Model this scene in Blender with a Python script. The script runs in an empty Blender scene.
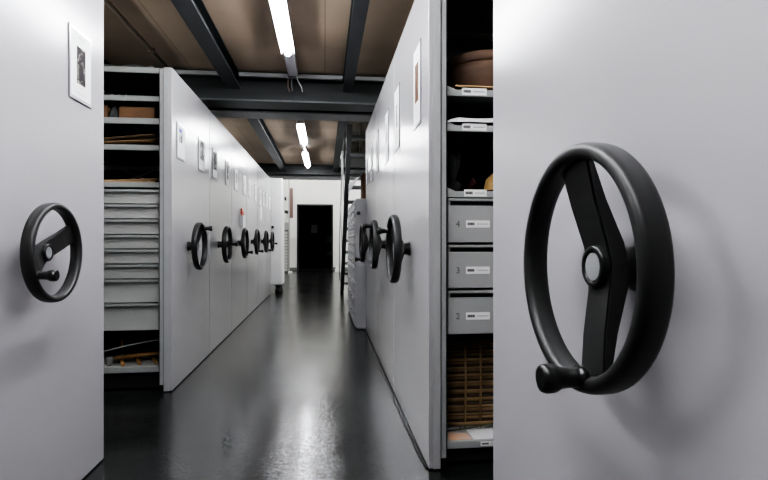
import bpy, bmesh, math, random
from mathutils import Vector, Matrix
PI = math.pi
random.seed(7)
scene = bpy.context.scene
C = scene.collection

# ------------------------------------------------------------------ materials
def mat(name, color, rough=0.5, metal=0.0, spec=0.5, noise=None, bump=None, emit=None, coat=0.0):
    m = bpy.data.materials.new(name); m.use_nodes = True
    nt = m.node_tree; b = nt.nodes['Principled BSDF']
    b.inputs['Base Color'].default_value = (*color, 1)
    b.inputs['Roughness'].default_value = rough
    b.inputs['Metallic'].default_value = metal
    b.inputs['Specular IOR Level'].default_value = spec
    b.inputs['Coat Weight'].default_value = coat
    if emit:
        b.inputs['Emission Color'].default_value = (*emit[0], 1)
        b.inputs['Emission Strength'].default_value = emit[1]
    tc = nt.nodes.new('ShaderNodeTexCoord')
    if noise:                      # (second colour, scale, stretch xyz)
        mp = nt.nodes.new('ShaderNodeMapping'); mp.inputs['Scale'].default_value = noise[2] if len(noise) > 2 else (1, 1, 1)
        n = nt.nodes.new('ShaderNodeTexNoise'); n.inputs['Scale'].default_value = noise[1]; n.inputs['Detail'].default_value = 5
        r = nt.nodes.new('ShaderNodeValToRGB')
        r.color_ramp.elements[0].position = .32; r.color_ramp.elements[1].position = .68
        r.color_ramp.elements[0].color = (*color, 1); r.color_ramp.elements[1].color = (*noise[0], 1)
        nt.links.new(tc.outputs['Object'], mp.inputs[0]); nt.links.new(mp.outputs[0], n.inputs['Vector'])
        nt.links.new(n.outputs['Fac'], r.inputs[0]); nt.links.new(r.outputs[0], b.inputs['Base Color'])
    if bump:                       # (scale, strength)
        n2 = nt.nodes.new('ShaderNodeTexNoise'); n2.inputs['Scale'].default_value = bump[0]; n2.inputs['Detail'].default_value = 3
        bp = nt.nodes.new('ShaderNodeBump'); bp.inputs['Strength'].default_value = bump[1]; bp.inputs['Distance'].default_value = .002
        nt.links.new(tc.outputs['Object'], n2.inputs['Vector'])
        nt.links.new(n2.outputs['Fac'], bp.inputs['Height']); nt.links.new(bp.outputs[0], b.inputs['Normal'])
    return m

M = {}
M['panel'] = mat('grey_lilac_paint', (.40, .392, .407), .22, spec=.75, bump=(900, .04))
M['edge'] = mat('grey_steel_edge', (.36, .365, .365), .42)
M['shelf'] = mat('grey_shelf_steel', (.30, .31, .30), .45)
M['drawer'] = mat('grey_green_drawer', (.40, .405, .39), .45)
M['drawer_r'] = mat('grey_drawer', (.36, .365, .36), .42)
M['dark'] = mat('dark_interior', (.035, .04, .04), .7)  # near-black that paints in shelf and recess shade; also plain dark parts
M['board_dark'] = mat('shaded_shelf_board', (.07, .072, .072), .6)  # shelf steel darkened in colour for the shade between shelves
M['brace'] = mat('brace_steel', (.16, .17, .17), .5)
M['plinth'] = mat('black_plinth', (.02, .022, .022), .6)
M['black'] = mat('black_plastic', (.019, .0195, .019), .42, bump=(700, .05))
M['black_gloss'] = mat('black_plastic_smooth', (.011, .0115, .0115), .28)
M['silver'] = mat('silver_cap', (.34, .35, .36), .4, metal=.3)
M['chrome'] = mat('chrome', (.6, .6, .6), .25, metal=1)
M['paper'] = mat('white_paper', (.84, .84, .85), .5)
M['label'] = mat('white_label', (.85, .85, .85), .5)
M['ink'] = mat('grey_ink', (.10, .10, .10), .6)
M['ink_soft'] = mat('soft_grey_ink', (.42, .42, .43), .6)
M['acrylic'] = mat('clear_frame_edge', (.55, .55, .58), .15, spec=.8)
M['frame_dark'] = mat('dark_frame_edge', (.12, .12, .13), .3)
M['beam'] = mat('blue_grey_steel', (.060, .066, .071), .45, noise=((.08, .086, .092), 3))
M['beam_dark'] = mat('dark_steel', (.018, .021, .0215), .5, noise=((.026, .03, .03), 3))
M['lintel'] = mat('pale_grey_steel', (.36, .37, .37), .45)
M['batten'] = mat('white_batten', (.62, .61, .64), .4)
M['tube'] = mat('lit_tube', (1, 1, 1), .4, emit=((.95, .97, 1.0), 34))
M['hall_tube'] = mat('lit_hall_tube', (1, 1, 1), .4, emit=((1.0, .99, .97), 90))
M['fill_tube'] = mat('added_fill_tube', (1, 1, 1), .4, emit=((.97, .98, 1.0), 30))  # for the unseen tubes added above the shelving as fill light
M['pipe'] = mat('brown_painted_pipe', (.20, .155, .115), .5)
M['white_wall'] = mat('white_wall', (.82, .82, .80), .8, noise=((.78, .78, .765), 2))
M['grey_wall'] = mat('grey_wall', (.40, .40, .39), .85, noise=((.36, .36, .35), 2))
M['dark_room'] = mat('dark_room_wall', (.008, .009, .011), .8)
M['white_cab'] = mat('white_enamel', (.80, .80, .79), .4)
M['file_grey'] = mat('file_cabinet_grey', (.42, .42, .43), .42)
M['stair'] = mat('dark_grey_stair_steel', (.10, .105, .105), .5)
M['stair_light'] = mat('light_handrail_steel', (.5, .51, .5), .35, metal=.3)
M['cardboard'] = mat('brown_cardboard', (.17, .088, .042), .8, noise=((.12, .062, .03), 9))
M['cardboard_in'] = mat('dark_cardboard', (.06, .032, .017), .9)
M['basket'] = mat('brown_bark_basket', (.125, .072, .046), .7, noise=((.09, .05, .032), 9, (1, 1, 2)), bump=(120, .35))
M['reed'] = mat('tan_reed', (.46, .31, .16), .7, noise=((.32, .20, .10), 14))
M['reed_dark'] = mat('brown_reed', (.32, .21, .11), .75, noise=((.20, .125, .065), 14))
M['bamboo'] = mat('golden_bamboo', (.34, .19, .065), .5, noise=((.20, .10, .035), 16))
M['bark'] = mat('dark_bark', (.075, .05, .035), .85, noise=((.12, .085, .06), 12))
M['board_tan'] = mat('tan_board', (.55, .36, .18), .7)
M['tissue'] = mat('white_tissue', (.72, .72, .73), .75)
M['orange_paper'] = mat('orange_paper', (.66, .40, .26), .7, noise=((.60, .44, .36), 9))
M['dark_hair'] = mat('dark_fibre', (.03, .03, .032), .7)
M['maroon'] = mat('maroon_cloth', (.05, .008, .008), .8)
M['gourd'] = mat('yellow_straw', (.52, .34, .14), .7, noise=((.40, .24, .08), 30))
M['red'] = mat('red_plastic', (.62, .07, .035), .5)
M['redbrown'] = mat('red_brown_wood', (.20, .13, .12), .6)
M['wrap'] = mat('grey_plastic_wrap', (.45, .45, .44), .35, noise=((.12, .12, .12), 4), bump=(14, 1.0))
M['cup'] = mat('grey_ceramic', (.16, .165, .15), .5)
M['leaf'] = mat('dried_green_stem', (.10, .10, .05), .8)

def floor_mat():
    m = bpy.data.materials.new('dark_epoxy_floor'); m.use_nodes = True
    nt = m.node_tree; b = nt.nodes['Principled BSDF']; N = nt.nodes.new; L = nt.links.new
    tc = N('ShaderNodeTexCoord')
    n = N('ShaderNodeTexNoise'); n.inputs['Scale'].default_value = 1.6; n.inputs['Detail'].default_value = 8; n.inputs['Roughness'].default_value = .65
    L(tc.outputs['Object'], n.inputs['Vector'])
    r = N('ShaderNodeValToRGB'); r.color_ramp.elements[0].color = (.009, .0098, .0098, 1); r.color_ramp.elements[1].color = (.024, .026, .0255, 1)
    r.color_ramp.elements[0].position = .35; r.color_ramp.elements[1].position = .7
    L(n.outputs['Fac'], r.inputs[0])
    # pale scuffs and scratches
    mp = N('ShaderNodeMapping'); mp.inputs['Scale'].default_value = (2.2, 5.5, 1); mp.inputs['Rotation'].default_value = (0, 0, .35)
    L(tc.outputs['Object'], mp.inputs[0])
    n3 = N('ShaderNodeTexNoise'); n3.inputs['Scale'].default_value = 3.2; n3.inputs['Detail'].default_value = 9; n3.inputs['Roughness'].default_value = .72
    L(mp.outputs[0], n3.inputs['Vector'])
    r3 = N('ShaderNodeValToRGB'); r3.color_ramp.elements[0].position = .70; r3.color_ramp.elements[1].position = .95
    r3.color_ramp.elements[0].color = (0, 0, 0, 1); r3.color_ramp.elements[1].color = (1, 1, 1, 1)
    L(n3.outputs['Fac'], r3.inputs[0])
    mx = N('ShaderNodeMix'); mx.data_type = 'RGBA'; mx.inputs[7].default_value = (.04, .043, .043, 1)
    L(r3.outputs[0], mx.inputs[0]); L(r.outputs[0], mx.inputs[6]); L(mx.outputs[2], b.inputs['Base Color'])
    rr = N('ShaderNodeMapRange'); rr.inputs[1].default_value = .3; rr.inputs[2].default_value = .7; rr.inputs[3].default_value = .13; rr.inputs[4].default_value = .20
    L(n.outputs['Fac'], rr.inputs[0]); L(rr.outputs[0], b.inputs['Roughness'])
    n2 = N('ShaderNodeTexNoise'); n2.inputs['Scale'].default_value = 55; n2.inputs['Detail'].default_value = 5; n2.inputs['Roughness'].default_value = .7
    L(tc.outputs['Object'], n2.inputs['Vector'])
    r4 = N('ShaderNodeValToRGB'); r4.color_ramp.elements[0].position = .50; r4.color_ramp.elements[1].position = .66
    L(n2.outputs['Fac'], r4.inputs[0])
    bp = N('ShaderNodeBump'); bp.inputs['Strength'].default_value = .09; bp.inputs['Distance'].default_value = .005
    L(r4.outputs[0], bp.inputs['Height']); L(bp.outputs[0], b.inputs['Normal'])
    b.inputs['Specular IOR Level'].default_value = .55
    return m
M['floor'] = floor_mat()

def ceil_mat():
    m = bpy.data.materials.new('particle_board_deck'); m.use_nodes = True
    nt = m.node_tree; b = nt.nodes['Principled BSDF']; N = nt.nodes.new; L = nt.links.new
    tc = N('ShaderNodeTexCoord')
    n = N('ShaderNodeTexNoise'); n.inputs['Scale'].default_value = 1.3; n.inputs['Detail'].default_value = 6
    L(tc.outputs['Object'], n.inputs['Vector'])
    r = N('ShaderNodeValToRGB'); r.color_ramp.elements[0].color = (.40, .315, .235, 1); r.color_ramp.elements[1].color = (.50, .40, .305, 1)
    r.color_ramp.elements[0].position = .35; r.color_ramp.elements[1].position = .65
    L(n.outputs['Fac'], r.inputs[0])
    br = N('ShaderNodeTexBrick'); br.inputs['Scale'].default_value = 1.0; br.inputs['Brick Width'].default_value = 1.25; br.inputs['Row Height'].default_value = 2.5
    br.inputs['Mortar Size'].default_value = .006; br.inputs['Mortar Smooth'].default_value = .6
    br.inputs['Color1'].default_value = (1, 1, 1, 1); br.inputs['Color2'].default_value = (.86, .86, .87, 1); br.inputs['Mortar'].default_value = (.62, .6, .58, 1)
    L(tc.outputs['Object'], br.inputs['Vector'])
    mx = N('ShaderNodeMix'); mx.data_type = 'RGBA'; mx.blend_type = 'MULTIPLY'; mx.inputs[0].default_value = 1
    L(r.outputs[0], mx.inputs[6]); L(br.outputs[0], mx.inputs[7]); L(mx.outputs[2], b.inputs['Base Color'])
    b.inputs['Roughness'].default_value = .6
    return m
M['ceil'] = ceil_mat()

def photo_mat(name, c0, c1, scale, lo=.42, hi=.6, seed=0.):
    m = bpy.data.materials.new(name); m.use_nodes = True
    nt = m.node_tree; b = nt.nodes['Principled BSDF']; N = nt.nodes.new; L = nt.links.new
    tc = N('ShaderNodeTexCoord'); mp = N('ShaderNodeMapping'); mp.inputs['Location'].default_value = (seed, seed * 1.7, seed)
    n = N('ShaderNodeTexNoise'); n.inputs['Scale'].default_value = scale; n.inputs['Detail'].default_value = 4
    n.inputs['Distortion'].default_value = 1.2
    L(tc.outputs['Object'], mp.inputs[0]); L(mp.outputs[0], n.inputs['Vector'])
    r = N('ShaderNodeValToRGB'); r.color_ramp.elements[0].position = lo; r.color_ramp.elements[1].position = hi
    r.color_ramp.elements[0].color = (*c0, 1); r.color_ramp.elements[1].color = (*c1, 1)
    L(n.outputs['Fac'], r.inputs[0]); L(r.outputs[0], b.inputs['Base Color'])
    b.inputs['Roughness'].default_value = .6; b.inputs['Specular IOR Level'].default_value = .15
    return m
PH = {
 'dark_carving': photo_mat('photo_dark_carving', (.02, .016, .018), (.40, .36, .32), 22, .50, .74, 1),
 'bw': photo_mat('photo_black_and_white', (.02, .02, .02), (.60, .60, .60), 14, .42, .58, 4),
 'bw2': photo_mat('photo_grey', (.03, .03, .03), (.36, .36, .36), 16, .42, .66, 9),
 'brown': photo_mat('photo_brown_figure', (.07, .03, .01), (.16, .08, .03), 18, .4, .6, 3),
 'pale': photo_mat('photo_pale', (.25, .25, .26), (.6, .6, .61), 16, .4, .6, 6),
 'blue': photo_mat('photo_blue', (.06, .06, .42), (.16, .16, .5), 12, .4, .6, 6),
}

# ------------------------------------------------------------------ mesh helpers
def B(): return bmesh.new()
def box(bm, x0, x1, y0, y1, z0, z1, mi=0, bev=0.0, seg=2):
    x0, x1 = min(x0, x1), max(x0, x1); y0, y1 = min(y0, y1), max(y0, y1); z0, z1 = min(z0, z1), max(z0, z1)
    r = bmesh.ops.create_cube(bm, size=1.0)
    vs = r['verts']
    for v in vs:
        v.co = Vector(((x0 + x1) / 2 + v.co.x * (x1 - x0), (y0 + y1) / 2 + v.co.y * (y1 - y0), (z0 + z1) / 2 + v.co.z * (z1 - z0)))
    fs = set(f for v in vs for f in v.link_faces)
    for f in fs: f.material_index = mi
    if bev > 0:
        es = list(set(e for v in vs for e in v.link_edges))
        q = bmesh.ops.bevel(bm, geom=es, offset=bev, segments=seg, profile=.6, affect='EDGES')
        for f in q['faces']: f.material_index = mi
def tube(bm, pts, rad, n=10, mi=0, cap=True):
    pts = [Vector(p) for p in pts]
    rads = rad if isinstance(rad, (list, tuple)) else [rad] * len(pts)
    rings = []; prev = None
    for i, p in enumerate(pts):
        t = (pts[min(i + 1, len(pts) - 1)] - pts[max(i - 1, 0)]).normalized()
        if prev is None:
            a = Vector((0, 0, 1)) if abs(t.z) < .9 else Vector((1, 0, 0))
            u = t.cross(a).normalized()
        else:
            u = (prev - t * prev.dot(t)).normalized()
        prev = u; w = t.cross(u)
        rings.append([bm.verts.new(p + (u * math.cos(2 * PI * k / n) + w * math.sin(2 * PI * k / n)) * rads[i]) for k in range(n)])
    for a, b_ in zip(rings, rings[1:]):
        for k in range(n):
            f = bm.faces.new((a[k], a[(k + 1) % n], b_[(k + 1) % n], b_[k])); f.material_index = mi; f.smooth = True
    if cap:
        for rg in (rings[0], rings[-1]):
            try: f = bm.faces.new(rg); f.material_index = mi
            except ValueError: pass
def lathe(bm, prof, n=32, axis='z', c=(0, 0, 0), closed=False, mi=0):
    """prof: list of (radius, height) along axis"""
    c = Vector(c); rings = []
    for r, h in prof:
        ring = []
        for k in range(n):
            a = 2 * PI * k / n
            p = (r * math.cos(a), r * math.sin(a), h) if axis == 'z' else (h, r * math.cos(a), r * math.sin(a))
            ring.append(bm.verts.new(c + Vector(p)))
        rings.append(ring)
    pairs = list(zip(rings, rings[1:])) + ([(rings[-1], rings[0])] if closed else [])
    for a, b_ in pairs:
        for k in range(n):
            f = bm.faces.new((a[k], a[(k + 1) % n], b_[(k + 1) % n], b_[k])); f.smooth = True; f.material_index = mi
    if not closed:
        for rg in (rings[0], rings[-1]):
            f = bm.faces.new(rg); f.material_index = mi
def prism(bm, poly, off, mi=0):
    """poly: list of 3D points (a face), off: extrusion vector"""
    a = [bm.verts.new(Vector(p)) for p in poly]; b_ = [bm.verts.new(Vector(p) + Vector(off)) for p in poly]
    n = len(poly)
    fs = [bm.faces.new(a), bm.faces.new(list(reversed(b_)))]
    for k in range(n): fs.append(bm.faces.new((a[k], b_[k], b_[(k + 1) % n], a[(k + 1) % n])))
    for f in fs: f.material_index = mi
def sheet(bm, nx, ny, fn, mi=0):
    g = [[bm.verts.new(Vector(fn(i / nx, j / ny))) for j in range(ny + 1)] for i in range(nx + 1)]
    for i in range(nx):
        for j in range(ny):
            f = bm.faces.new((g[i][j], g[i + 1][j], g[i + 1][j + 1], g[i][j + 1])); f.smooth = True; f.material_index = mi
def obj(name, bm, mats, parent=None, loc=None, smooth=False):
    bmesh.ops.recalc_face_normals(bm, faces=bm.faces)
    me = bpy.data.meshes.new(name); bm.to_mesh(me); bm.free()
    for m in (mats if isinstance(mats, (list, tuple)) else [mats]): me.materials.append(m)
    o = bpy.data.objects.new(name, me); C.objects.link(o)
    if parent: o.parent = parent
    if loc: o.location = loc
    return o
def tag(o, label=None, cat=None, group=None, kind=None):
    if label: o['label'] = label
    if cat: o['category'] = cat
    if group: o['group'] = group
    if kind: o['kind'] = kind
    return o
def thing(name, label, cat, loc=(0, 0, 0), group=None):
    o = bpy.data.objects.new(name, None); C.objects.link(o); o.location = loc; o.empty_display_size = .1
    return tag(o, label, cat, group)
def struct(name, bm, m, label=None):
    o = obj(name, bm, m); o['kind'] = 'structure'
    if label: o['label'] = label
    return o
def copy_tree(o, parent=None):
    c = o.copy(); C.objects.link(c)
    if parent: c.parent = parent
    for ch in list(o.children): copy_tree(ch, c)
    return c

XL, XR = -1.07, .478
PT = 2.285      # panel top
PW = .055       # hollow end panel thickness

# ------------------------------------------------------------------ room shell
bm = B(); box(bm, -4, 3.2, -1.6, 18.3, -.06, 0); struct('floor', bm, M['floor'])
bm = B()      # mezzanine deck seen from below, with the stair opening
Z0, Z1 = 2.69, 2.75
box(bm, -4, .30, -1.6, 11.45, Z0, Z1); box(bm, .30, 1.24, -1.6, 5.8, Z0, Z1)
box(bm, .30, 1.24, 10.95, 11.45, Z0, Z1); box(bm, 1.24, 3.2, -1.6, 11.45, Z0, Z1)
struct('ceiling', bm, M['ceil'])
bm = B(); box(bm, -4, 3.2, -1.6, 18.4, 4.9, 4.96); struct('ceiling_upper', bm, M['grey_wall'])
bm = B(); box(bm, -4.1, -4, -1.6, 18.4, 0, 4.9); struct('wall_left', bm, M['white_wall'])
bm = B(); box(bm, 3.2, 3.3, -1.6, 18.4, 0, 4.9); struct('wall_right', bm, M['white_wall'])
bm = B(); box(bm, -4, 3.2, -1.7, -1.6, 0, 4.9); struct('wall_front', bm, M['grey_wall'])
DX0, DX1, DZ = -.985, .285, 2.335
bm = B()
box(bm, -4, DX0, 18.3, 18.5, 0, 4.9); box(bm, DX1, 3.2, 18.3, 18.5, 0, 4.9); box(bm, DX0, DX1, 18.3, 18.5, DZ, 4.9)
struct('wall_back', bm, M['white_wall'])
bm = B()       # unlit room behind the doorway, its darkness put into black walls
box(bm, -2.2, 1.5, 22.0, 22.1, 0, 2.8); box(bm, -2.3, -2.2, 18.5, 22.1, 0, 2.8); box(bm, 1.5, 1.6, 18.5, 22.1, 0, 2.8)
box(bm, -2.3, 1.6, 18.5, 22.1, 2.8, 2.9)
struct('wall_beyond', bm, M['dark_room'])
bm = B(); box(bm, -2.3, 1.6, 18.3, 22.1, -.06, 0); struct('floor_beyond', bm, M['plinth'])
bm = B(); box(bm, DX0, DX0 + .05, 18.28, 18.5, 0, DZ); box(bm, DX1 - .05, DX1, 18.28, 18.5, 0, DZ); box(bm, DX0 + .05, DX1 - .05, 18.28, 18.5, DZ - .05, DZ)
struct('trim_1', bm, M['dark'])
bm = B(); box(bm, -4, DX0 - .005, 18.28, 18.3, 0, .10); box(bm, DX1 + .005, 3.2, 18.28, 18.3, 0, .10); struct('baseboard_back', bm, M['brace'])

# ------------------------------------------------------------------ steel of the mezzanine
ZB = 2.555
def joist(x0, x1, y0, y1):
    bm = B(); xc = (x0 + x1) / 2
    box(bm, x0, x1, y0, y1, ZB, ZB + .012, 0); box(bm, xc - .012, xc + .012, y0, y1, ZB + .012, 2.678, 1); box(bm, x0, x1, y0, y1, 2.678, 2.689, 1)
    return struct('ceiling_beam', bm, [M['beam'], M['beam_dark']])
for a, b_ in ((-5.15, -5.15), ):
    pass
for x0, x1 in ((-2.08, -1.955), (-.95, -.823), (.177, .275), (1.27, 1.38)):
    joist(x0, x1, -1.6, 5.17); joist(x0, x1, 5.64, 11.18)
def crossbeam(y0, y1, zb, mats):
    bm = B(); yc = (y0 + y1) / 2
    box(bm, -4, 3.2, y0, y1, zb, zb + .018, 0); box(bm, -4, 3.2, yc - .01, yc + .01, zb + .018, 2.675, 1); box(bm, -4, 3.2, y0, y1, 2.675, 2.689, 1)
    return struct('ceiling_beam', bm, mats)
crossbeam(5.03, 5.33, 2.405, [M['beam'], M['beam_dark']])
crossbeam(5.49, 5.76, 2.405, [M['lintel'], M['beam_dark']])
crossbeam(11.05, 11.33, 2.475, [M['beam_dark'], M['beam_dark']])
bm = B(); box(bm, -4, 3.2, 11.46, 11.62, 2.42, 2.56); struct('trim_2', bm, M['lintel'])
bm = B(); box(bm, -4, 3.2, 11.46, 11.5, 2.56, 2.80); struct('trim_3', bm, M['beam_dark'])
for i, (x0, x1) in enumerate(((-1.95, -.96), (-.815, .17), (.285, 1.26))):   # pale ledge along the cross beam
    bm = B(); box(bm, x0, x1, 4.985, 5.02, 2.63, 2.665); struct('trim_%d' % (4 + i), bm, M['lintel'])

# ------------------------------------------------------------------ tube lights
def fitting(x, y0, y1, label, tail=0.0, hall=False, z=2.60):
    t = thing('tube_light', label, 'ceiling light', (x, (y0 + y1) / 2, z), 'fluorescent tube fittings')
    h = (y1 - y0) / 2
    bm = B(); box(bm, -.045, .045, -h - .02, h + .02 + tail, .025, .075 if not hall else .09, 0, .006)
    if not hall:
        for x in (-1, 1):
            prism(bm, [(x * .056, -h - .02, -.006), (x * .053, -h - .02, -.006), (x * .041, -h - .02, .026), (x * .045, -h - .02, .026)], (0, 2 * h + .04, 0))
    obj('housing', bm, M['batten'], t)
    bm = B(); lathe(bm, [(.012, -h), (.025, -h + .01), (.027, -h + .03), (.027, h - .03), (.025, h - .01), (.012, h)], 14, 'z')
    bmesh.ops.rotate(bm, cent=(0, 0, 0), matrix=Matrix.Rotation(PI / 2, 3, 'X'), verts=bm.verts)
    bmesh.ops.translate(bm, vec=(0, 0, -.006), verts=bm.verts)
    obj('tube', bm, M['hall_tube'] if hall else M['tube'], t)
    return t
fitting(-.300, 2.80, 4.25, 'lit tube light nearest the viewer, ending before the dark cross beam', tail=.66)
fitting(-.300, 1.15, 2.70, 'lit tube light overhead, just in front of the first visible tube')
fitting(-.300, -.50, 1.05, 'lit tube light behind the viewer above the corridor')
fitting(-.325, 6.95, 8.25, 'lit tube light beyond the cross beam, the nearer of the far pair')
fitting(-.350, 9.15, 10.75, 'lit tube light at the far end of the corridor, the farther of the far pair', tail=.2)
for y in (13.2, 16.3):
    for x in (-1.9, 1.9):
        fitting(x, y - .75, y + .75, 'lit tube light hanging in the tall white hall beyond the mezzanine', hall=True, z=4.75)
for x, y, lab in ((-1.5, 1.45, 'added fill tube light over the left shelving nearest the viewer'), (-2.75, 3.6, 'second added fill tube light over the left shelving behind the near left panel'), (2.15, 1.4, 'added fill tube light over the right shelving, out of sight behind the near right panel'), (2.15, 3.6, 'second added fill tube light over the right shelving behind the near right panel'), (-2.75, 7.6, 'added fill tube light over the left shelving beyond the cross beam'), (2.15, 7.6, 'added fill tube light over the right shelving beyond the cross beam')):  # unseen fittings added to brighten the ceiling bays and aisles
    f = fitting(x, y - .75, y + .75, lab, hall=True, z=2.42 if x > 0 else 2.345); f.children[1].data.materials[0] = M['fill_tube']
    for yy in (-.55, .55):
        bm = B(); box(bm, -.006, .006, yy - .006, yy + .006, .0905, .268 if x > 0 else .343); obj('hanger', bm, M['lintel'], f)
bm = B(); box(bm, -.365, -.325, 8.35, 9.05, 2.63, 2.688, 0, .004); box(bm, -.42, -.37, 8.6, 8.66, 2.66, 2.688)
tag(obj('junction_box', bm, M['frame_dark']), 'small dark junction box between the two far ceiling tubes', 'junction box')
for pts, mt, lab in (([(-.335, 4.94, 2.66), (-.35, 4.965, 2.60), (-.352, 4.968, 2.53), (-.335, 4.97, 2.49)], M['redbrown'], 'reddish wire dangling from the end of the nearest tube light'),
                     ([(-.315, 4.945, 2.64), (-.318, 4.968, 2.57), (-.31, 4.97, 2.50)], M['frame_dark'], 'dark wire dangling from the end of the nearest tube light'),
                     ([(-.275, 4.945, 2.64), (-.25, 4.968, 2.58), (-.225, 4.97, 2.535), (-.215, 4.97, 2.49)], M['lintel'], 'pale grey wire splaying from the end of the nearest tube light')):
    bm = B(); tube(bm, pts, .006, 6); tag(obj('wire', bm, mt), lab, 'wire')
bm = B(); tube(bm, [(-1.45, -1.55, 2.668), (-1.45, 4.97, 2.668)], .016, 10)
for y in (.6, 1.9, 3.2, 4.5): box(bm, -1.475, -1.425, y, y + .02, 2.65, 2.688)
tag(obj('conduit_pipe', bm, M['pipe']), 'thin brown conduit pipe fixed under the brown ceiling at left', 'pipe')

# ------------------------------------------------------------------ handwheel
RW = .187
def build_wheel(parent, loc, ang, left):
    # local +X points out from the panel
    bm = B()
    prof = []
    for k in range(20):          # rounded section, deep along X
        a = 2 * PI * k / 20; ca, sa = math.cos(a), math.sin(a)
        s = lambda v, e: math.copysign(abs(v) ** e, v)
        prof.append((RW - .0125 + .0125 * s(ca, .8), .0885 + .0215 * s(sa, .65)))
    lathe(bm, prof, 72, 'x', closed=True)
    w = obj('handwheel', bm, M['black'], parent, loc)
    w.rotation_euler = (ang, 0, 0) if left else (ang, 0, PI)
    if not left and abs(loc[1] - .461) > .01: w.scale = (1.04,) * 3
    if left and ang < 0: w.scale = (1, .97, .97)
    # spoke: front face dished in to the hub, back runs to a V at the hub
    bm = B()
    st = [(-.164, .034, .089, .074), (-.10, .033, .080, .056), (-.035, .033, .066, .033), (0, .034, .062, .027), (.035, .034, .066, .033), (.10, .037, .080, .056), (.164, .042, .089, .074)]
    rings = [[bm.verts.new((f, -hw, z)), bm.verts.new((f, hw, z)), bm.verts.new((b_, hw * .85, z)), bm.verts.new((b_, -hw * .85, z))] for z, hw, f, b_ in st]
    for a, b_ in zip(rings, rings[1:]):
        for k in range(4): bm.faces.new((a[k], a[(k + 1) % 4], b_[(k + 1) % 4], b_[k]))
    bm.faces.new(rings[0]); bm.faces.new(rings[-1])
    bmesh.ops.bevel(bm, geom=[e for e in bm.edges if abs(e.verts[0].co.z - e.verts[1].co.z) > .01], offset=.003, segments=2, affect='EDGES')
    obj('spoke', bm, M['black'], w)
    bm = B(); lathe(bm, [(.038, .001), (.038, .004), (.032, .006), (.030, .03), (.030, .058)], 32, 'x'); obj('hub', bm, M['black'], w)
    bm = B(); lathe(bm, [(.0325, .052), (.0325, .071), (.0305, .0735), (.0235, .0735), (.0225, .070)], 36, 'x')
    lathe(bm, [(.0218, .0695), (.0218, .0715), (.0208, .0722)], 32, 'x', mi=1)
    obj('hub_cap', bm, [M['black_gloss'], M['silver']], w)['label'] = 'black hub cap with a silver disc'
    bm = B()
    lathe(bm, [(.017, .100), (.017, .108), (.0145, .110), (.0140, .116), (.0145, .128), (.0155, .138), (.0200, .146), (.0214, .153), (.0212, .161), (.0185, .167), (.0150, .168)], 28, 'x', c=(0, 0, -.163))
    obj('handle', bm, M['black_gloss'], w)
    return w

# ------------------------------------------------------------------ shelving units
def carcass(parent, s, L, depth=1.15, dark=True):
    """plain shelf stack behind a closed panel; local x runs away from the corridor, s=-1 left row, +1 right row"""
    bm = B()
    for z in (.13, .45, .80, 1.15, 1.50, 1.85, 2.22):
        box(bm, s * (PW + .002), s * L, .045, depth - .045, z, z + .03, 0)
    box(bm, s * (PW + .002), s * L, depth / 2 - .005, depth / 2 + .005, .16, 2.22, 1)
    box(bm, s * (L), s * (L + .03), .03, depth - .03, .02, 2.25, 0)
    box(bm, s * (PW + .002), s * L, .09, depth - .09, .012, .128, 1)
    obj('shelf_stack', bm, [M['shelf'], M['dark']], parent)
def end_panel(parent, s, w, top=PT):
    bm = B(); box(bm, 0, s * PW, .008, w - .008, .007, top, 0, .004)
    p = obj('end_panel', bm, [M['panel']], parent)
    bm = B()            # grey folded flanges on both narrow edges
    for y in (.0008, w - .0048): box(bm, s * .02, s * PW, y, y + .004, .008, top - .004)
    for a_, b_ in ((.012, .045), (w - .045, w - .012)):
        box(bm, s * (PW + .001), s * (PW + .006), a_, b_, .018, top - .01, 1)
        box(bm, s * (PW + .006), s * (PW + .030), a_, b_, .05, top - .01, 0, .002, 1)
        box(bm, s * (PW + .030), s * (PW + .034), a_, b_, .05, top - .01, 1)
    obj('edge_post', bm, [M['edge'], M['dark']], parent)
    bm = B(); box(bm, s * .012, s * PW, .03, w - .03, .001, .006); obj('floor_seal', bm, M['plinth'], parent)
    return p
GL = 'closed shelving units in the left row'; GR = 'closed shelving units in the right row'

# left row, closed units: (y0, y1, wheel y, wheel angle deg, label)
left_units = [
 (1.52, 2.643, 1.992, -62, 1.024, 'large grey shelving unit in the left foreground, cut off by the frame'),
 (4.93, 6.08, 5.325, 90, 1.025, 'grey shelving unit behind the open-shelved one, second long panel in the left row'),
 (6.08, 7.23, 6.495, 45, 1.03, 'grey shelving unit in the left row carrying the white pocket with red inside'),
 (7.23, 8.36, 7.64, 30, 1.045, 'grey left-row shelving unit just beyond the one with the white pocket'),
 (8.36, 9.40, 8.80, 25, 1.045, 'grey shelving unit in the left row bearing a white note below its two sheets'),
 (9.40, 10.40, 9.80, 75, 1.045, 'grey shelving unit ending the left row beside the tall white cabinet')]
for (y0, y1, yw, ang, zw, lab) in left_units:
    r = thing('mobile_shelving_unit', lab, 'shelving unit', (XL, y0, 0), 'mobile shelving units in the left row')
    end_panel(r, -1, y1 - y0); carcass(r, -1, 2.2, y1 - y0)
    build_wheel(r, (0, yw - y0, zw), math.radians(ang), True)
right_units = [
 (.28, 1.430, .741, 10, 1.029, 2.37, 'pale grey shelving unit filling the right foreground with the biggest black handwheel'),
 (3.545, 4.80, 4.05, -150, 1.035, 2.36, 'grey right-row shelving unit just past the one with open labelled shelves'),
 (4.80, 6.05, 5.29, 15, 1.035, 2.36, 'grey shelving unit ending the right row before the grey file cabinets')]
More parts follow.
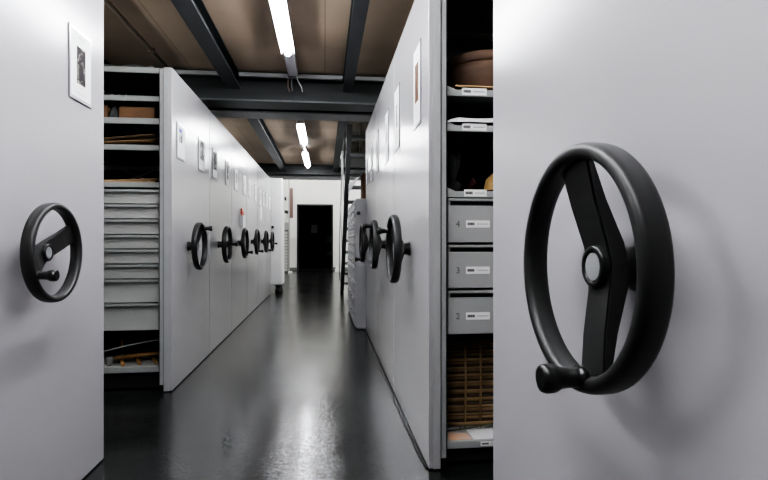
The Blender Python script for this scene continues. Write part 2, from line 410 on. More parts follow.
for (y0, y1, yw, ang, zw, top, lab) in right_units:
    r = thing('mobile_shelving_unit', lab, 'shelving unit', (XR, y0, 0), 'mobile shelving units in the right row')
    end_panel(r, 1, y1 - y0, top); carcass(r, 1, 2.2, y1 - y0)
    build_wheel(r, (0, yw - y0, zw), math.radians(ang), False)

def label_strip(parent, x0, x1, z0, z1, y):
    bm = B(); box(bm, x0, x1, y - .0015, y, z0, z1, 0)
    w = x1 - x0; h = z1 - z0; zc = (z0 + z1) / 2
    xx = x0 + .06 * w
    for k in range(6):
        ww = w * random.uniform(.035, .055)
        box(bm, xx, xx + ww, y - .0022, y - .0016, zc - h * .18, zc + h * .2, 1); xx += ww + w * .008
    box(bm, x0 + .46 * w, x0 + .93 * w, y - .0022, y - .0016, zc - h * .06, zc + h * .06, 2)
    return obj('label_strip', bm, [M['label'], M['ink'], M['ink_soft']], parent)

# ---- open unit, left row
U = thing('mobile_shelving_unit', 'grey shelving unit whose open shelves and drawers face the left aisle', 'shelving unit', (XL, 3.745, 0), 'mobile shelving units in the left row')
end_panel(U, -1, 1.185)
build_wheel(U, (0, 4.18 - 3.745, 1.022), math.radians(150), True)
LX0, LX1 = -1.30, -.098      # local x range of the shelves (away from the corridor .. next to the end panel)
FY = .055                    # local y of the shelf fronts
SD = .56                     # shelf depth
def shelf(parent, x0, x1, z0, z1, fy, d, m=None, lip_t=.012):
    bm = B()
    box(bm, x0, x1, fy, fy + lip_t, z0, z1, 0, .002, 1)
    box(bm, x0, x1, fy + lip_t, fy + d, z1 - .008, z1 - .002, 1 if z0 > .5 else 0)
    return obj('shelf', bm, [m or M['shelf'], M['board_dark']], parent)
for z0, z1 in ((2.255, 2.288), (2.055, 2.092), (1.892, 1.935), (1.705, 1.745), (1.443, 1.480), (.130, .172)):
    shelf(U, LX0, LX1, z0, z1, FY, SD)
dt = [1.431, 1.325, 1.219, 1.109, 1.006, .900, .794, .624, .424]
for k in range(8):
    a, b_ = dt[k], dt[k + 1]
    bm = B(); box(bm, LX0, LX1 - .004, FY + .012, FY + SD - .04, b_ + .004, a - .006, 0, .002, 1)
    d = obj('drawer', bm, M['drawer'], U)
    bm = B()
    prism(bm, [(LX0, FY - .010, a - .003), (LX0, FY - .010, a - .021), (LX0, FY + .0115, a - .018), (LX0, FY + .0115, a - .003)], (LX1 - .004 - LX0, 0, 0))
    obj('drawer_grip', bm, M['shelf'], d)
bm = B()
box(bm, LX0, LX1, 1.185 / 2 - .004, 1.185 / 2 + .004, .10, 2.25); obj('back_shade_panel', bm, M['dark'], U)  # dark sheet standing in for shade; the shelving has no back
bm = B(); box(bm, LX0 - .03, LX0, .03, 1.12, .02, 2.28); obj('side_panel', bm, M['edge'], U)
bm = B(); box(bm, LX0, LX1, .10, 1.05, .012, .10); obj('plinth', bm, M['plinth'], U)
bm = B()
for s in (-1, 1):
    tube(bm, [(-.42 - s * .28, .57, 1.46), (-.42 + s * .28, .56, 1.70)], .007, 6)
box(bm, LX0, LX1, .565, .575, 1.63, 1.665)
obj('cross_brace', bm, M['shelf'], U)
bm = B(); box(bm, LX0, LX1, .056, 1.12, 2.2885, 2.294); obj('top_cover', bm, M['shelf'], U)
bm = B(); box(bm, -.0905, -.0955, .06, 1.1, .10, 2.24); obj('side_shade_sheet', bm, M['dark'], U)  # added dark sheet that paints shade on the inner side
# contents (world coordinates)
def crate(name, x0, x1, y0, y1, z0, z1, label):
    t = thing(name, label, 'box', ((x0 + x1) / 2, (y0 + y1) / 2, z0))
    hx, hy, h, th = (x1 - x0) / 2, (y1 - y0) / 2, z1 - z0, .006
    bm = B(); box(bm, -hx, hx, -hy, hy, 0, th); box(bm, -hx, hx, -hy, -hy + th, th, h); box(bm, -hx, hx, hy - th, hy, th, h)
    box(bm, -hx, -hx + th, -hy + th, hy - th, th, h); box(bm, hx - th, hx, -hy + th, hy - th, th, h)
    obj('box_body', bm, M['cardboard'], t)
    bm = B(); prism(bm, [(-hx, -hy + .002, h), (hx, -hy + .002, h), (hx, -hy + .004, h), (-hx, -hy + .004, h)], (0, .035, .018))
    obj('flap', bm, M['cardboard'], t)
    return t
crate('cardboard_box', -1.455, -1.215, 3.83, 4.20, 1.9335, 2.012, 'brown cardboard box on the upper left shelf, right of the dark lump')
crate('cardboard_box', -1.86, -1.535, 3.83, 4.20, 1.9335, 2.020, 'brown cardboard box on the upper left shelf, left of the dark lump')
bm = B(); lathe(bm, [(.037, 0), (.037, .02), (.030, .055), (.017, .083), (.004, .094)], 14, 'z', c=(-1.493, 3.86, 1.9335)); tag(obj('dark_lump', bm, M['dark_hair']), 'dark cone-shaped lump between the two brown boxes on the left shelf', 'lump')
bm = B(); tube(bm, [(-1.40, 3.798, 2.093), (-1.395, 3.796, 2.098), (-1.392, 3.793, 2.085), (-1.402, 3.791, 2.06), (-1.405, 3.792, 2.04)], .002, 6)
tag(obj('string', bm, M['lintel']), 'thin pale string hanging over the edge of an upper left shelf', 'string')
bm = B(); sheet(bm, 8, 3, lambda u, v: (-1.52 + .09 * u, 3.82 + .08 * v, 2.094 + .014 * math.sin(PI * u) * (.6 + .4 * math.sin(9 * u + 4 * v)))); tag(obj('tissue_scrap', bm, M['tissue']), 'small scrap of white tissue on the topmost left shelf', 'tissue')
bm = B(); sheet(bm, 22, 4, lambda u, v: (-1.62 + .40 * u, 3.80 + .35 * v, 2.296 + .018 * abs(math.sin(7 * u + 2 * v)) * (.4 + .6 * u))); tag(obj('plastic_sheet', bm, M['tissue']), 'crumpled pale plastic sheet lying on top of the left shelving unit', 'sheet')
rnd = random.Random(3)
def sticks(name, n, x0, x1, y0, y1, z, label, cat, m, rmax=.007, spread=.05, group=None):
    for k in range(n):
        yy = y0 + (y1 - y0) * (k + .5) / n
        r = rnd.uniform(.5, 1) * rmax
        a = rnd.uniform(-.02, .02); lift = rnd.uniform(0, spread)
        za, zb = z + r + .001, z + r + .001 + lift
        bm = B(); tube(bm, [(x0 + rnd.uniform(0, .08), yy - a, za), ((x0 + x1) / 2, yy, (za + zb) / 2 + .002), (x1 - rnd.uniform(0, .06), yy + a, zb)], [r, r * .9, r * .6], 7)
        tag(obj(name, bm, m[k % len(m)]), label, cat, group)
sticks('reed_stick', 18, -1.95, -1.20, 3.83, 4.10, 1.7435, 'thin brown reed in the loose bundle on the left shelf below the boxes', 'reed', [M['reed_dark'], M['bark'], M['reed']], .007, .10, 'reeds on the left shelf below the boxes')
sticks('wooden_stick', 9, -1.90, -1.19, 3.83, 4.05, 1.4785, 'thin tan stick on the left shelf just above the drawers', 'stick', [M['reed'], M['reed_dark'], M['bark']], .007, .05, 'sticks on the left shelf above the drawers')
bm = B()
for k in range(26):
    x = -1.56 + rnd.uniform(-.05, .08); tube(bm, [(x, 4.09 + rnd.uniform(0, .10), 1.483), (x + rnd.uniform(-.03, .05), 4.10 + rnd.uniform(0, .1), 1.50 + rnd.uniform(0, .035))], .003, 5)
tag(obj('twig_tangle', bm, M['reed_dark']), 'small tangle of dry twigs at left of the shelf above the drawers', 'twigs')
# bamboo thing in the bottom compartment
t = thing('bamboo_rack', 'golden bamboo frame with cross pegs lying in the bottom left compartment', 'bamboo frame', (-1.352, 3.95, .171))
bm = B()
tube(bm, [(-.155, -.04, .046), (.17, .07, .056)], .0135, 10); obj('rail', bm, M['bamboo'], t)
bm = B(); tube(bm, [(-.20, -.02, .030), (.17, .11, .064)], .012, 10); obj('rail', bm, M['bamboo'], t)
for x, y in ((-.125, -.005), (-.025, .03), (.075, .06)):
    bm = B(); tube(bm, [(x - .03, y + .05, .017), (x + .055, y - .125, .012)], .0125, 10); obj('peg', bm, M['bamboo'], t)
bm = B(); tube(bm, [(-1.545, 4.16, .186), (-1.475, 3.93, .335)], .006, 8); tag(obj('wooden_stick', bm, M['bamboo']), 'short upright bamboo stick leaning in the bottom left compartment', 'stick')
bm = B(); tube(bm, [(-1.66, 3.835, .255), (-1.40, 3.86, .315), (-1.20, 3.90, .345)], .005, 8); tag(obj('wooden_stick', bm, M['lintel']), 'long pale thin stick slanting across the bottom left compartment', 'stick')
bm = B(); lathe(bm, [(.016, 0), (.019, .01), (.024, .058), (.022, .059), (.017, .014)], 20, 'z', c=(-1.533, 3.87, .1705)); tag(obj('ceramic_cup', bm, M['cup']), 'small grey cup beside the bamboo in the bottom left compartment', 'cup')

# ---- open unit, right row
Y0 = 2.331
V = thing('mobile_shelving_unit', 'grey shelving unit at right with labelled shelves and numbered drawers', 'shelving unit', (XR, Y0, 0), 'mobile shelving units in the right row')
end_panel(V, 1, 1.214, 2.36)
build_wheel(V, (0, 2.885 - Y0, 1.020), math.radians(-128), False)
RX0, RX1 = .090, 1.70; RF = .030
def bin_shelf(z0, z1):
    bm = B(); z1 -= .004
    # sloped tray front with chamfered corner
    prism(bm, [(RX0 + .03, RF, z0), (RX1, RF, z0), (RX1, RF, z1), (RX0 + .045, RF, z1 - .018), (RX0 + .004, RF, z1), (RX0 + .004, RF, z0)], (0, .012, 0))
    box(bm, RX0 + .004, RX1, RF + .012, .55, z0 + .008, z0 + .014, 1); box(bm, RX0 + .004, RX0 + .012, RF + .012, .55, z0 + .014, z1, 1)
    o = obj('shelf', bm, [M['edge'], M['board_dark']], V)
    return o
for z0, z1 in ((1.752, 1.802), (1.584, 1.634), (1.272, 1.322)):
    s = bin_shelf(z0, z1); label_strip(s, RX0 + .075 + (.010 if z1 < 1.5 else 0), RX0 + .195, z0 + .004, z0 + .037, RF)
shelf(V, RX0 + .002, RX1, .085, .120, RF, .54, M['edge'])
label_strip(V, RX0 + .165, RX0 + .27, .093, .114, RF - .0003)
shelf(V, RX0 + .002, RX1, 2.25, 2.285, RF, .54)
def digit(ch, x, y, z, h, parent):
    cu = bpy.data.curves.new('digit', 'FONT'); cu.body = ch; cu.size = h * 1.4; cu.align_x = 'CENTER'; cu.extrude = .0003
    o = bpy.data.objects.new('digit', cu); C.objects.link(o)
    bpy.context.view_layer.update()
    me = bpy.data.meshes.new_from_object(o.evaluated_get(bpy.context.evaluated_depsgraph_get()))
    bpy.data.objects.remove(o)
    me.materials.append(M['ink']); q = bpy.data.objects.new('number', me); C.objects.link(q); q.parent = parent
    q.location = (x, y, z); q.rotation_euler = (PI / 2, 0, 0)
for k, (zt, zb) in enumerate(((1.267, 1.058), (1.047, .842), (.830, .624))):
    bm = B(); box(bm, RX0 + .008, RX1 - .004, RF + .006, .52, zb, zt - .034, 0, .002, 1); box(bm, RX0 + .008, RX1, RF + .045, .52, zt - .034, zt - .012)
    d = obj('drawer', bm, M['drawer_r'], V)
    bm = B(); box(bm, RX0 + .008, RX1 - .004, RF + .000, RF + .044, zt - .013, zt, 0, .002, 1); box(bm, RX0 + .008, RX0 + .020, RF + .006, RF + .044, zt - .034, zt - .013)
    obj('drawer_grip', bm, M['shelf'], d)
    bm = B(); box(bm, RX0 + .021, RX1 - .004, RF + .030, RF + .0445, zt - .0335, zt - .0135); obj('grip_recess_shade', bm, M['dark'], d)  # dark block painting the shade inside the grip recess
    label_strip(d, RX0 + .096, RX0 + .212, zt - .138, zt - .104, RF + .006)
    digit('432'[k], RX0 + .057, RF + .0054, zt - .135, .030, d)
bm = B(); box(bm, RX0, RX1, .61, .62, .10, 2.25); obj('back_shade_panel', bm, M['dark'], V)  # dark sheet in place of the deep shade behind the shelves
bm = B(); box(bm, RX1, RX1 + .03, .03, 1.17, .02, 2.28); obj('side_panel', bm, M['edge'], V)
bm = B(); box(bm, RX0, RX1, .06, 1.12, .012, .082); obj('plinth', bm, M['plinth'], V)
bm = B(); box(bm, RX0, RX1, .02, 1.17, 2.287, 2.293); obj('top_cover', bm, M['shelf'], V)
bm = B(); box(bm, .0895, .0905, .06, 1.1, .10, 2.24); obj('side_shade_sheet', bm, M['dark'], V)  # dark sheet added as painted shade along the inner side
# contents of right unit
bm = B(); box(bm, .615, 1.05, 2.376, 2.68, 1.800, 1.8065, 0, .001, 1); tag(obj('tan_board', bm, M['board_tan']), 'thin tan board under the round brown basket', 'board')
t = thing('lidded_basket', 'round brown lidded bark basket on the top right shelf', 'basket', (.838, 2.60, 1.807))
bm = B(); lathe(bm, [(.205, 0), (.213, .01), (.222, .08), (.224, .130), (.218, .132)], 56, 'z'); obj('basket_body', bm, M['basket'], t)
bm = B(); lathe(bm, [(.226, .132), (.230, .135), (.232, .168), (.225, .177), (.15, .182), (.02, .184)], 56, 'z'); obj('lid', bm, M['basket'], t)
def tissue(u, v):
    e = min(1, max(0, u) * 9) ** .6
    y = 2.353 + .27 * v
    z = 1.6345 + e * (.004 + .030 * min(1, v * 3.2)) + .003 * math.sin(13 * u + 5 * v)
    if v < .06: z = 1.6345 - .011 * (1 - v / .06) + e * .004
    return (.575 + .62 * u, y, z)
bm = B(); sheet(bm, 40, 20, tissue); tag(obj('tissue_paper', bm, M['tissue']), 'folded white packing tissue on the middle right shelf', 'packing paper')
t = thing('feather_ornament', 'dark wispy feather ornament at the left of the third right shelf', 'ornament', (.655, 2.58, 1.290))
bm = B(); lathe(bm, [(.05, 0), (.052, .05), (.03, .08), (.01, .09)], 18, 'z'); obj('base', bm, M['dark_hair'], t)
bm = B()
for k in range(46):
    a = rnd.uniform(0, 2 * PI); d = rnd.uniform(.2, 1)
    tube(bm, [(.01 * math.cos(a), .01 * math.sin(a), .08), (.03 * d * math.cos(a), .03 * d * math.sin(a), .14), (.055 * d * math.cos(a), .055 * d * math.sin(a), .19 + .05 * rnd.random())], [.003, .0025, .001], 5)
obj('plume', bm, M['brace'], t)
bm = B(); sheet(bm, 12, 8, lambda u, v: (.705 + .06 * u, 2.45 + .10 * v, 1.290 + .09 * math.sin(PI * u) * (.5 + .5 * math.sin(PI * v)) ** .7)); tag(obj('maroon_cloth', bm, M['maroon']), 'dark maroon cloth heap beside the straw hat on the third right shelf', 'cloth')
t = thing('straw_hat', 'yellowish straw hat on the third right shelf, partly hidden by the foreground panel', 'hat', (.90, 2.51, 1.290))
bm = B(); lathe(bm, [(.128, 0), (.128, .006), (.104, .014), (.102, .03), (.09, .085), (.06, .115), (.02, .125)], 36, 'z'); obj('crown', bm, M['gourd'], t)
bm = B(); lathe(bm, [(.1045, .012), (.1045, .028), (.1025, .028), (.1025, .012)], 36, 'z', closed=True); obj('hat_band', bm, M['maroon'], t)
# reed basket panel in the bottom compartment
t = thing('reed_basket', 'square brown reed basket with upright ribs in the bottom right compartment', 'basket', (.92, 2.70, .1195))
bm = B(); hx, hy = .335, .15
k = 0; z = .008
while z < .425:
    r = rnd.uniform(.0055, .0085); c = .02
    pts = [(-hx, -hy + c, z), (-hx + c, -hy, z), (hx - c, -hy, z), (hx, -hy + c, z), (hx, hy, z), (-hx, hy, z), (-hx, -hy + c, z)]
    j = [(p[0], p[1] + rnd.uniform(-.003, .003), p[2] + rnd.uniform(-.003, .003)) for p in pts]
    tube(bm, j, r, 6, mi=k % 3); z += r * 1.9; k += 1
obj('weave', bm, [M['reed_dark'], M['reed'], M['bark']], t)
for x in (-.213, -.134, .02, .18):
    bm = B(); tube(bm, [(x, -hy - .011, .03), (x + .004, -hy - .014, .25), (x, -hy - .011, .415)], .0055, 8); obj('rib', bm, M['reed'], t)
bm = B(); box(bm, -hx + .01, hx - .01, -hy + .01, hy - .01, .004, .42); obj('lining', bm, M['cardboard_in'], t)
bm = B(); box(bm, -hx - .012, hx + .012, -hy - .02, hy + .015, .425, .45, 0, .008); obj('rim', bm, M['bark'], t)
def paper(name, pts, z, m, label):
    bm = B(); prism(bm, [(x, y, z) for x, y in pts], (0, 0, .0015)); tag(obj(name, bm, m), label, 'paper')
paper('paper_sheet', [(.583, 2.378), (.70, 2.376), (.69, 2.452), (.60, 2.472)], .1195, M['orange_paper'], 'pale orange paper at the front left corner of the bottom right shelf')
paper('paper_sheet', [(.705, 2.376), (.98, 2.376), (1.0, 2.50), (.70, 2.50)], .1195, M['tissue'], 'white paper lying right of the orange paper on the bottom right shelf')
bm = B(); tube(bm, [(.60, 2.476, .127), (.72, 2.492, .132), (.86, 2.515, .142)], .004, 6)
for k in range(9):
    a = .66 + k * .023; tube(bm, [(a, 2.485 + .1 * (a - .66), .131), (a + .014, 2.47 + rnd.uniform(0, .03), .131 + rnd.uniform(0, .014))], .002, 5)
tag(obj('dried_stem', bm, M['leaf']), 'dried greenish plant stem in front of the reed basket', 'stem')

# ------------------------------------------------------------------ placards on the panels
def placard(s, y0, y1, z0, z1, pic, label, pic_box=(.32, .72, .30, .80), group='placards on the panels', dark=False, extra=None):
    X = XL if s < 0 else XR
    if s > 0:
        k_ = XR / .465; y0 *= k_; y1 *= k_; z0 = 1.07 + (z0 - 1.07) * k_; z1 = 1.07 + (z1 - 1.07) * k_
    d = -s                          # outward direction
    w, h = y1 - y0, z1 - z0
    t = thing('placard', label, 'placard', (X + d * .001, (y0 + y1) / 2, z0), group)
    bm = B(); box(bm, 0, d * .0035, -w / 2, w / 2, 0, h, 0, .0015, 1); box(bm, 0, d * .0045, -w / 2, w / 2, -.003, .0005, 1); box(bm, 0, d * .0045, -w / 2 - .002, -w / 2 + .0005, -.003, h, 1)
    obj('frame', bm, [M['acrylic'], M['frame_dark']], t)
    m = .012
    bm = B(); box(bm, d * .0036, d * .0042, -w / 2 + m, w / 2 - m, m, h - m)
    sh = obj('sheet', bm, M['paper'], t)
    a, b_, c, e = pic_box
    bm = B(); box(bm, d * .00425, d * .0047, -w / 2 + a * w, -w / 2 + b_ * w, c * h, e * h); obj('picture', bm, PH[pic], sh)
    if extra:
        a2, b2, c2, e2, k2 = extra
        bm = B(); box(bm, d * .00425, d * .0048, -w / 2 + a2 * w, -w / 2 + b2 * w, c2 * h, e2 * h); obj('picture', bm, PH[k2], sh)
    bm = B()
    for zz, l, th in ((.88, .30, .012), (.84, .18, .006), (.22, .22, .008), (.185, .14, .005), (.12, .5, .004), (.10, .4, .004)):
        if e < zz or zz < c - .02:
            n = 5; q = l * w / n
            for i in range(n):
                yy = -l * w / 2 + i * q
                box(bm, d * .00425, d * .0046, yy, yy + q * .78, zz * h, (zz + th) * h)
    obj('text_lines', bm, M['ink_soft'], sh)
    return t
placard(-1, 2.287, 2.492, 1.676, 1.985, 'dark_carving', 'white placard with a tall dark photograph on the left foreground panel', (.30, .69, .24, .76))
placard(-1, 3.862, 4.075, 1.668, 1.93, 'bw', 'placard with a blue patch and dark photograph on the panel of the open left unit', (.22, .62, .48, .74), extra=(.22, .60, .75, .86, 'blue'))
placard(-1, 4.50, 4.72, 1.668, 1.952, 'bw', 'placard with a patchy black and white photograph, right one on the open left unit', (.25, .85, .34, .90))
placard(-1, 5.04, 5.26, 1.668, 1.95, 'bw2', 'placard with a large dark photograph on the second closed left panel, nearer one', (.12, .85, .30, .90))
placard(-1, 5.68, 5.90, 1.668, 1.945, 'bw2', 'placard with a tall grey photograph on the second closed left panel, farther one', (.35, .80, .25, .80))
placard(-1, 6.23, 6.45, 1.668, 1.935, 'bw2', 'placard above and left of the white pocket with red inside', (.45, .78, .35, .80))
placard(-1, 6.88, 7.10, 1.668, 1.94, 'pale', 'pale placard directly above the white pocket with red inside', (.3, .7, .40, .62))
placard(-1, 7.33, 7.55, 1.665, 1.94, 'pale', 'pale placard on the left panel just beyond the white pocket, nearer one', (.3, .7, .35, .8))
placard(-1, 7.98, 8.20, 1.65, 1.92, 'pale', 'pale placard on the left panel beyond the white pocket, farther one', (.3, .7, .35, .8))
placard(-1, 8.54, 8.84, 1.63, 1.92, 'pale', 'pale placard directly above the loose white note in the left row', (.3, .7, .35, .8))
placard(-1, 9.05, 9.25, 1.65, 1.92, 'pale', 'pale placard just right of the one above the loose white note', (.3, .7, .35, .8))
placard(-1, 9.53, 9.74, 1.655, 1.94, 'pale', 'pale placard farthest but one in the left row', (.3, .7, .35, .8))
placard(-1, 10.02, 10.2, 1.655, 1.92, 'pale', 'pale placard last in the left row, next to the white cabinet', (.3, .7, .35, .8))
bm = B(); box(bm, XL + .001, XL + .003, 8.68, 8.90, 1.41, 1.632); tag(obj('paper_note', bm, M['paper']), 'blank white note taped under a placard far along the left row', 'note')
placard(1, 2.452, 2.655, 1.645, 2.05, 'brown', 'placard with a tall brown figure photograph on the nearest right panel', (.25, .72, .30, .78))
placard(1, 3.17, 3.39, 1.655, 2.055, 'bw2', 'placard with a narrow grey photograph, second along the right row', (.38, .62, .36, .72))
placard(1, 3.72, 3.93, 1.655, 2.035, 'pale', 'pale placard third along the right row', (.3, .7, .4, .75))
placard(1, 4.42, 4.63, 1.675, 2.03, 'bw2', 'placard with a grey picture, fourth along the right row', (.3, .7, .35, .75))
placard(1, 4.98, 5.18, 1.785, 2.04, 'bw2', 'small placard fifth along the right row, above a smaller one', (.25, .75, .4, .8))
placard(1, 4.98, 5.18, 1.655, 1.765, 'pale', 'smallest placard on the right row, below another', (.25, .75, .3, .7))
placard(1, 5.60, 5.78, 1.675, 1.97, 'pale', 'pale placard last on the right row, nearest the white cloth', (.3, .7, .35, .75))
# white pocket with red thing
t = thing('wall_pocket', 'white plastic pocket fixed to a left panel, holding something red', 'pocket', (XL + .001, 6.70, 1.235))
bm = B(); box(bm, 0, .003, -.09, .09, 0, .17); box(bm, .003, .045, -.09, -.086, 0, .15); box(bm, .003, .045, .086, .09, 0, .15); box(bm, .003, .045, -.086, .086, 0, .004); box(bm, .042, .045, -.086, .086, .004, .15)
obj('pocket_body', bm, M['paper'], t)
bm = B(); box(bm, XL + .012, XL + .030, 6.63, 6.70, 1.245, 1.47, 0, .006); tube(bm, [(XL + .02, 6.705, 1.25), (XL + .025, 6.74, 1.43)], .010, 8); tag(obj('red_tool', bm, M['red']), 'bright red object sticking up out of the white pocket', 'tool')
bm = B(); tube(bm, [(XL + .01, 6.70, 1.22), (XL + .008, 6.71, 1.12), (XL + .008, 6.69, .95)], .004, 6)
obj('hanging_cord', bm, M['lintel'], t).location = (-(XL + .001), -6.70, -1.235)

# black cable along the foot of the right row
bm = B(); pts = []
for k in range(60):
    y = 2.36 + (6.03 - 2.36) * k / 59
    pts.append((XR - .006 - .012 * abs(math.sin(k * .155)) - .004 * math.sin(k * .55) ** 2, y, .005))
tube(bm, pts, .0042, 6); tag(obj('floor_cable', bm, M['black']), 'thin wavy black cable on the floor along the right row', 'cable')

# ------------------------------------------------------------------ far cabinet, left
t = thing('tall_cabinet', 'tall white cabinet with rounded foot corners ending the left row', 'cabinet', (-1.3, 10.85, 0))
bm = B(); box(bm, -.45, .44, -.25, .25, .16, 2.33, 0, .03, 4); obj('cabinet_body', bm, M['white_cab'], t)
bm = B(); lathe(bm, [(.018, 0), (.018, .02), (.028, .03), (.028, .036)], 18, 'z'); bmesh.ops.rotate(bm, cent=(0, 0, 0), matrix=Matrix.Rotation(PI / 2, 3, 'X'), verts=bm.verts); obj('knob', bm, M['black'], t, (.245, -.2505, 1.33))
for x in (-.36, .35):
    for y in (-.17, .17):
        bm = B(); lathe(bm, [(.06, 0), (.065, .02), (.06, .06), (.045, .075), (.045, .10), (.06, .11), (.06, .159)], 18, 'z'); obj('foot', bm, M['black'], t, (x, y, .001))
# louvred cabinet tower with stored boxes at the far left
t = thing('drawer_tower', 'narrow grey tower of shallow drawers by the white far wall', 'cabinet', (-1.36, 17.2, 0))
bm = B(); box(bm, -.40, .17, -.25, .25, .02, 1.40, 0, .004); obj('cabinet_body', bm, M['stair'], t)
for k in range(13):
    z = .06 + k * .1
    bm = B(); box(bm, -.38, .15, -.262, -.251, z, z + .085, 0, .003, 1); obj('drawer', bm, M['file_grey'] if k % 2 == 0 else M['drawer'], t)
bm = B(); box(bm, .175, .215, -.24, -.20, 0, 3.1); tag(obj('steel_post', bm, M['drawer']), 'slim grey steel post beside the far drawer tower', 'post').location = (-1.36, 17.2, 0)
bm = B(); box(bm, .18, .30, -.30, -.12, 0, .06, 0, .01); tag(obj('floor_block', bm, M['white_cab']), 'small white block on the floor at the foot of the far grey post', 'block').location = (-1.36, 17.0, 0)
zz = 1.402
for h, m, wd, lab in ((.24, 'lintel', .30, 'grey box directly on the far drawer tower'), (.30, 'white_cab', .22, 'white box second up on the far drawer tower'), (.10, 'dark', .26, 'flat black box third up on the far drawer tower'), (.32, 'white_cab', .20, 'white box fourth up on the far drawer tower'), (.12, 'dark', .20, 'black box near the top of the far stack'), (.5, 'white_cab', .24, 'white box topmost in the far stack')):
    bm = B(); box(bm, -.26 + (.3 - wd) / 2, wd - .26 + .08, -.2, .2, 0, h, 0, .006); box(bm, -.20, -.06, -.206, -.2005, h * .3, h * .6)
    tag(obj('storage_box', bm, M[m]), lab, 'box', 'boxes stacked on the far drawer tower').location = (-1.30, 17.2, zz); zz += h + .001
bm = B(); box(bm, 0, .14, 0, .03, 0, 1.05, 0, .01); o = tag(obj('wooden_board', bm, M['redbrown']), 'tall reddish brown board hanging on the far white wall beside the doorway', 'board'); o.location = (-1.26, 18.265, 1.85)
bm = B(); box(bm, 0, .13, 0, .03, 0, .22, 0, .008); box(bm, .03, .10, -.006, -.0005, .05, .15); tag(obj('switch_box', bm, M['white_cab']), 'small white switch box left of the dark doorway', 'switch').location = (-1.17, 18.268, .93)
# dim things beyond the doorway
bm = B(); box(bm, -.14, .14, -.003, .0, 0, .38); box(bm, -.12, .12, -.006, -.0035, .02, .36); tag(obj('wall_notice', bm, M['paper']), 'dim grey notice on the wall inside the dark room', 'notice').location = (-.45, 21.99, 1.35)
t = thing('folded_chair', 'dim grey folded chair standing inside the dark doorway at right', 'chair', (.17, 19.9, 0))
bm = B(); box(bm, -.10, .14, -.02, .0, .95, 1.25, 0, .01); obj('backrest', bm, M['beam'], t)
bm = B(); box(bm, -.10, .14, -.03, .01, .48, .62, 0, .01); obj('seat', bm, M['beam'], t)
for x in (-.11, .15):
    bm = B(); tube(bm, [(x, .10, .012), (x, -.01, 1.25)], .012, 8); obj('leg', bm, M['beam'], t)
# white step right of the door
bm = B(); box(bm, 0, .22, 0, .16, 0, .10, 0, .01); box(bm, .02, .2, .05, .16, .1, .16, 0, .008); tag(obj('step_block', bm, M['white_cab']), 'low white block by the wall at the right of the doorway', 'block').location = (.33, 17.0, 0)

# ------------------------------------------------------------------ grey file cabinets, right
for i, (y0, lab) in enumerate(((6.11, 'grey file cabinet just past the right row, with a black knob on its end'), (7.04, 'grey file cabinet behind the first one, nearer the ladder stair'))):
    t = thing('file_cabinet', lab, 'file cabinet', (.352, y0, 0), 'grey file cabinets past the right row')
    bm = B(); box(bm, .016, .62, 0, .91, .012, 1.566, 0, .004); box(bm, .03, .6, .02, .89, .001, .012); obj('cabinet_body', bm, M['file_grey'], t)
    zs = [.03, .21, .39, .57, .75] + [.75 + .1 * k for k in range(1, 9)]
    for a, b_ in zip(zs, zs[1:]):
        bm = B(); box(bm, 0, .0155, .012, .898, a + .004, b_ - .004, 0, .002, 1); d = obj('drawer', bm, M['file_grey'], t)
        bm = B()
        for yy in (.16, .62): box(bm, -.014, -.0005, yy, yy + .12, b_ - .05, b_ - .03, 0, .002, 1)
        obj('handle', bm, M['lintel'], d)
    if i == 0:
        bm = B(); lathe(bm, [(.012, 0), (.012, .018), (.022, .026), (.022, .034), (.016, .038)], 16, 'z'); bmesh.ops.rotate(bm, cent=(0, 0, 0), matrix=Matrix.Rotation(PI / 2, 3, 'X'), verts=bm.verts); obj('knob', bm, M['black'], t, (.045, -.0005, 1.39))
bm = B(); box(bm, -.2, .2, -.22, .22, 0, .32, 0, .004); box(bm, -.2, .2, -.03, .03, .3205, .323)
tag(obj('cardboard_box', bm, M['cardboard']), 'brown cardboard box on the file cabinet under a white cloth', 'box').location = (.665, 6.50, 1.568)
def drape(u, v):
    x = -.365 + .60 * u; y = -.235 + .45 * v
    top = .332 + .07 * max(0, x + .1) + .008 * (1 + math.sin(9 * u + 5 * v))
    if x < -.204: top -= (-.204 - x) * 1.15 * (1 + .35 * math.sin(6 * v + 1))
    return (x, y + .012 * math.sin(7 * u), top)
bm = B(); sheet(bm, 22, 16, drape); tag(obj('white_cloth', bm, M['tissue']), 'white cloth drooping over the box on the file cabinet', 'cloth').location = (.665, 6.50, 1.568)

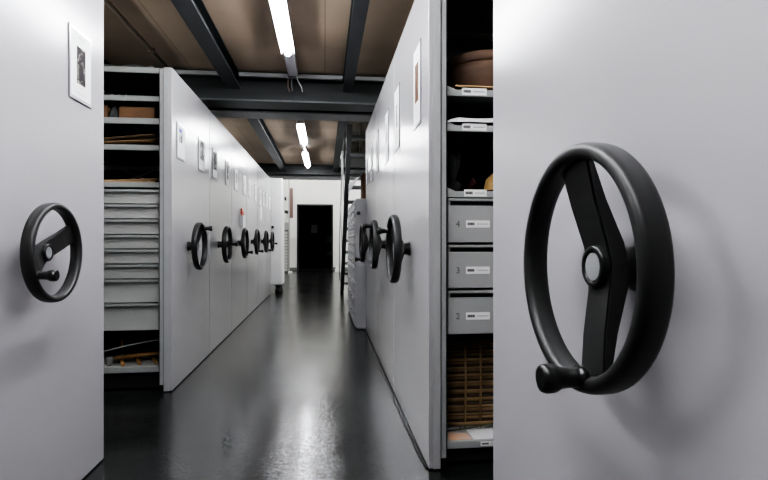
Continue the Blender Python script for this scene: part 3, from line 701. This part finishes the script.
# ------------------------------------------------------------------ ladder stair to the mezzanine
t = thing('ladder_stair', 'steep grey steel ladder stair rising to the mezzanine beyond the file cabinets', 'stairs', (.31, 10.55, 0))
def sy(z): return -1.227 * z
for x in (0, .42):
    bm = B(); prism(bm, [(x, sy(0) - .07, .001), (x, sy(0) + .05, .001), (x, sy(2.69) + .05, 2.69), (x, sy(2.69) - .07, 2.69)], (.07, 0, 0)); obj('stringer', bm, M['stair'], t)
for k in range(1, 13):
    z = .213 * k
    bm = B(); box(bm, .071, .419, sy(z) - .11, sy(z) + .06, z - .035, z + .015, 0, .002, 1); obj('tread', bm, M['stair'], t)
for x in (-.02, .51):
    bm = B(); tube(bm, [(x, sy(.25) + .05, .25), (x, sy(.25) + .05, 1.05), (x, sy(1.2), 2.1), (x, sy(2.5), 3.4)], .013, 8)
    for z in (.9, 1.7, 2.5): tube(bm, [(x + (.02 if x < 0 else -.02), sy(z), z), (x, sy(z), z + .8)], .008, 8)
    obj('handrail', bm, M['stair_light'], t)
# wrapped bundles stored on the upper deck, seen through the stair opening
for i, (x0, x1, z1, lab) in enumerate(((.36, .74, 4.2, 'grey plastic-wrapped bundle on the upper deck, seen above the ladder stair'), (.76, 1.22, 4.4, 'bigger grey wrapped bundle on the upper deck behind the right row'))):
    bm = B(); box(bm, x0, x1, 11.10, 11.42, 2.752, z1, 0, .05, 3)
    bmesh.ops.subdivide_edges(bm, edges=bm.edges[:], cuts=3, use_grid_fill=True)
    for v in bm.verts:
        if v.co.z > 2.77: v.co += Vector((rnd.uniform(-.008, .008), rnd.uniform(-.012, .012), rnd.uniform(-.012, .012)))
    tag(obj('wrapped_bundle', bm, M['wrap']), lab, 'bundle', 'wrapped bundles on the upper deck')
bm = B(); box(bm, .30, 1.24, 10.90, 10.949, 2.62, 2.80); struct('trim_7', bm, M['lintel'])

# ------------------------------------------------------------------ camera, world, view
cam = bpy.data.cameras.new('camera'); co = bpy.data.objects.new('camera', cam); C.objects.link(co)
cam.sensor_width = 36; cam.lens = 24; cam.clip_start = .02; cam.clip_end = 100
co.location = (0, 0, 1.07); co.rotation_euler = (PI / 2, 0, -math.atan(59 / 512))
scene.camera = co
w = bpy.data.worlds.new('world'); scene.world = w; w.use_nodes = True
w.node_tree.nodes['Background'].inputs[0].default_value = (.5, .52, .55, 1); w.node_tree.nodes['Background'].inputs[1].default_value = .05
scene.view_settings.view_transform = 'AgX'
scene.view_settings.look = 'AgX - High Contrast'
scene.view_settings.exposure = 1.4
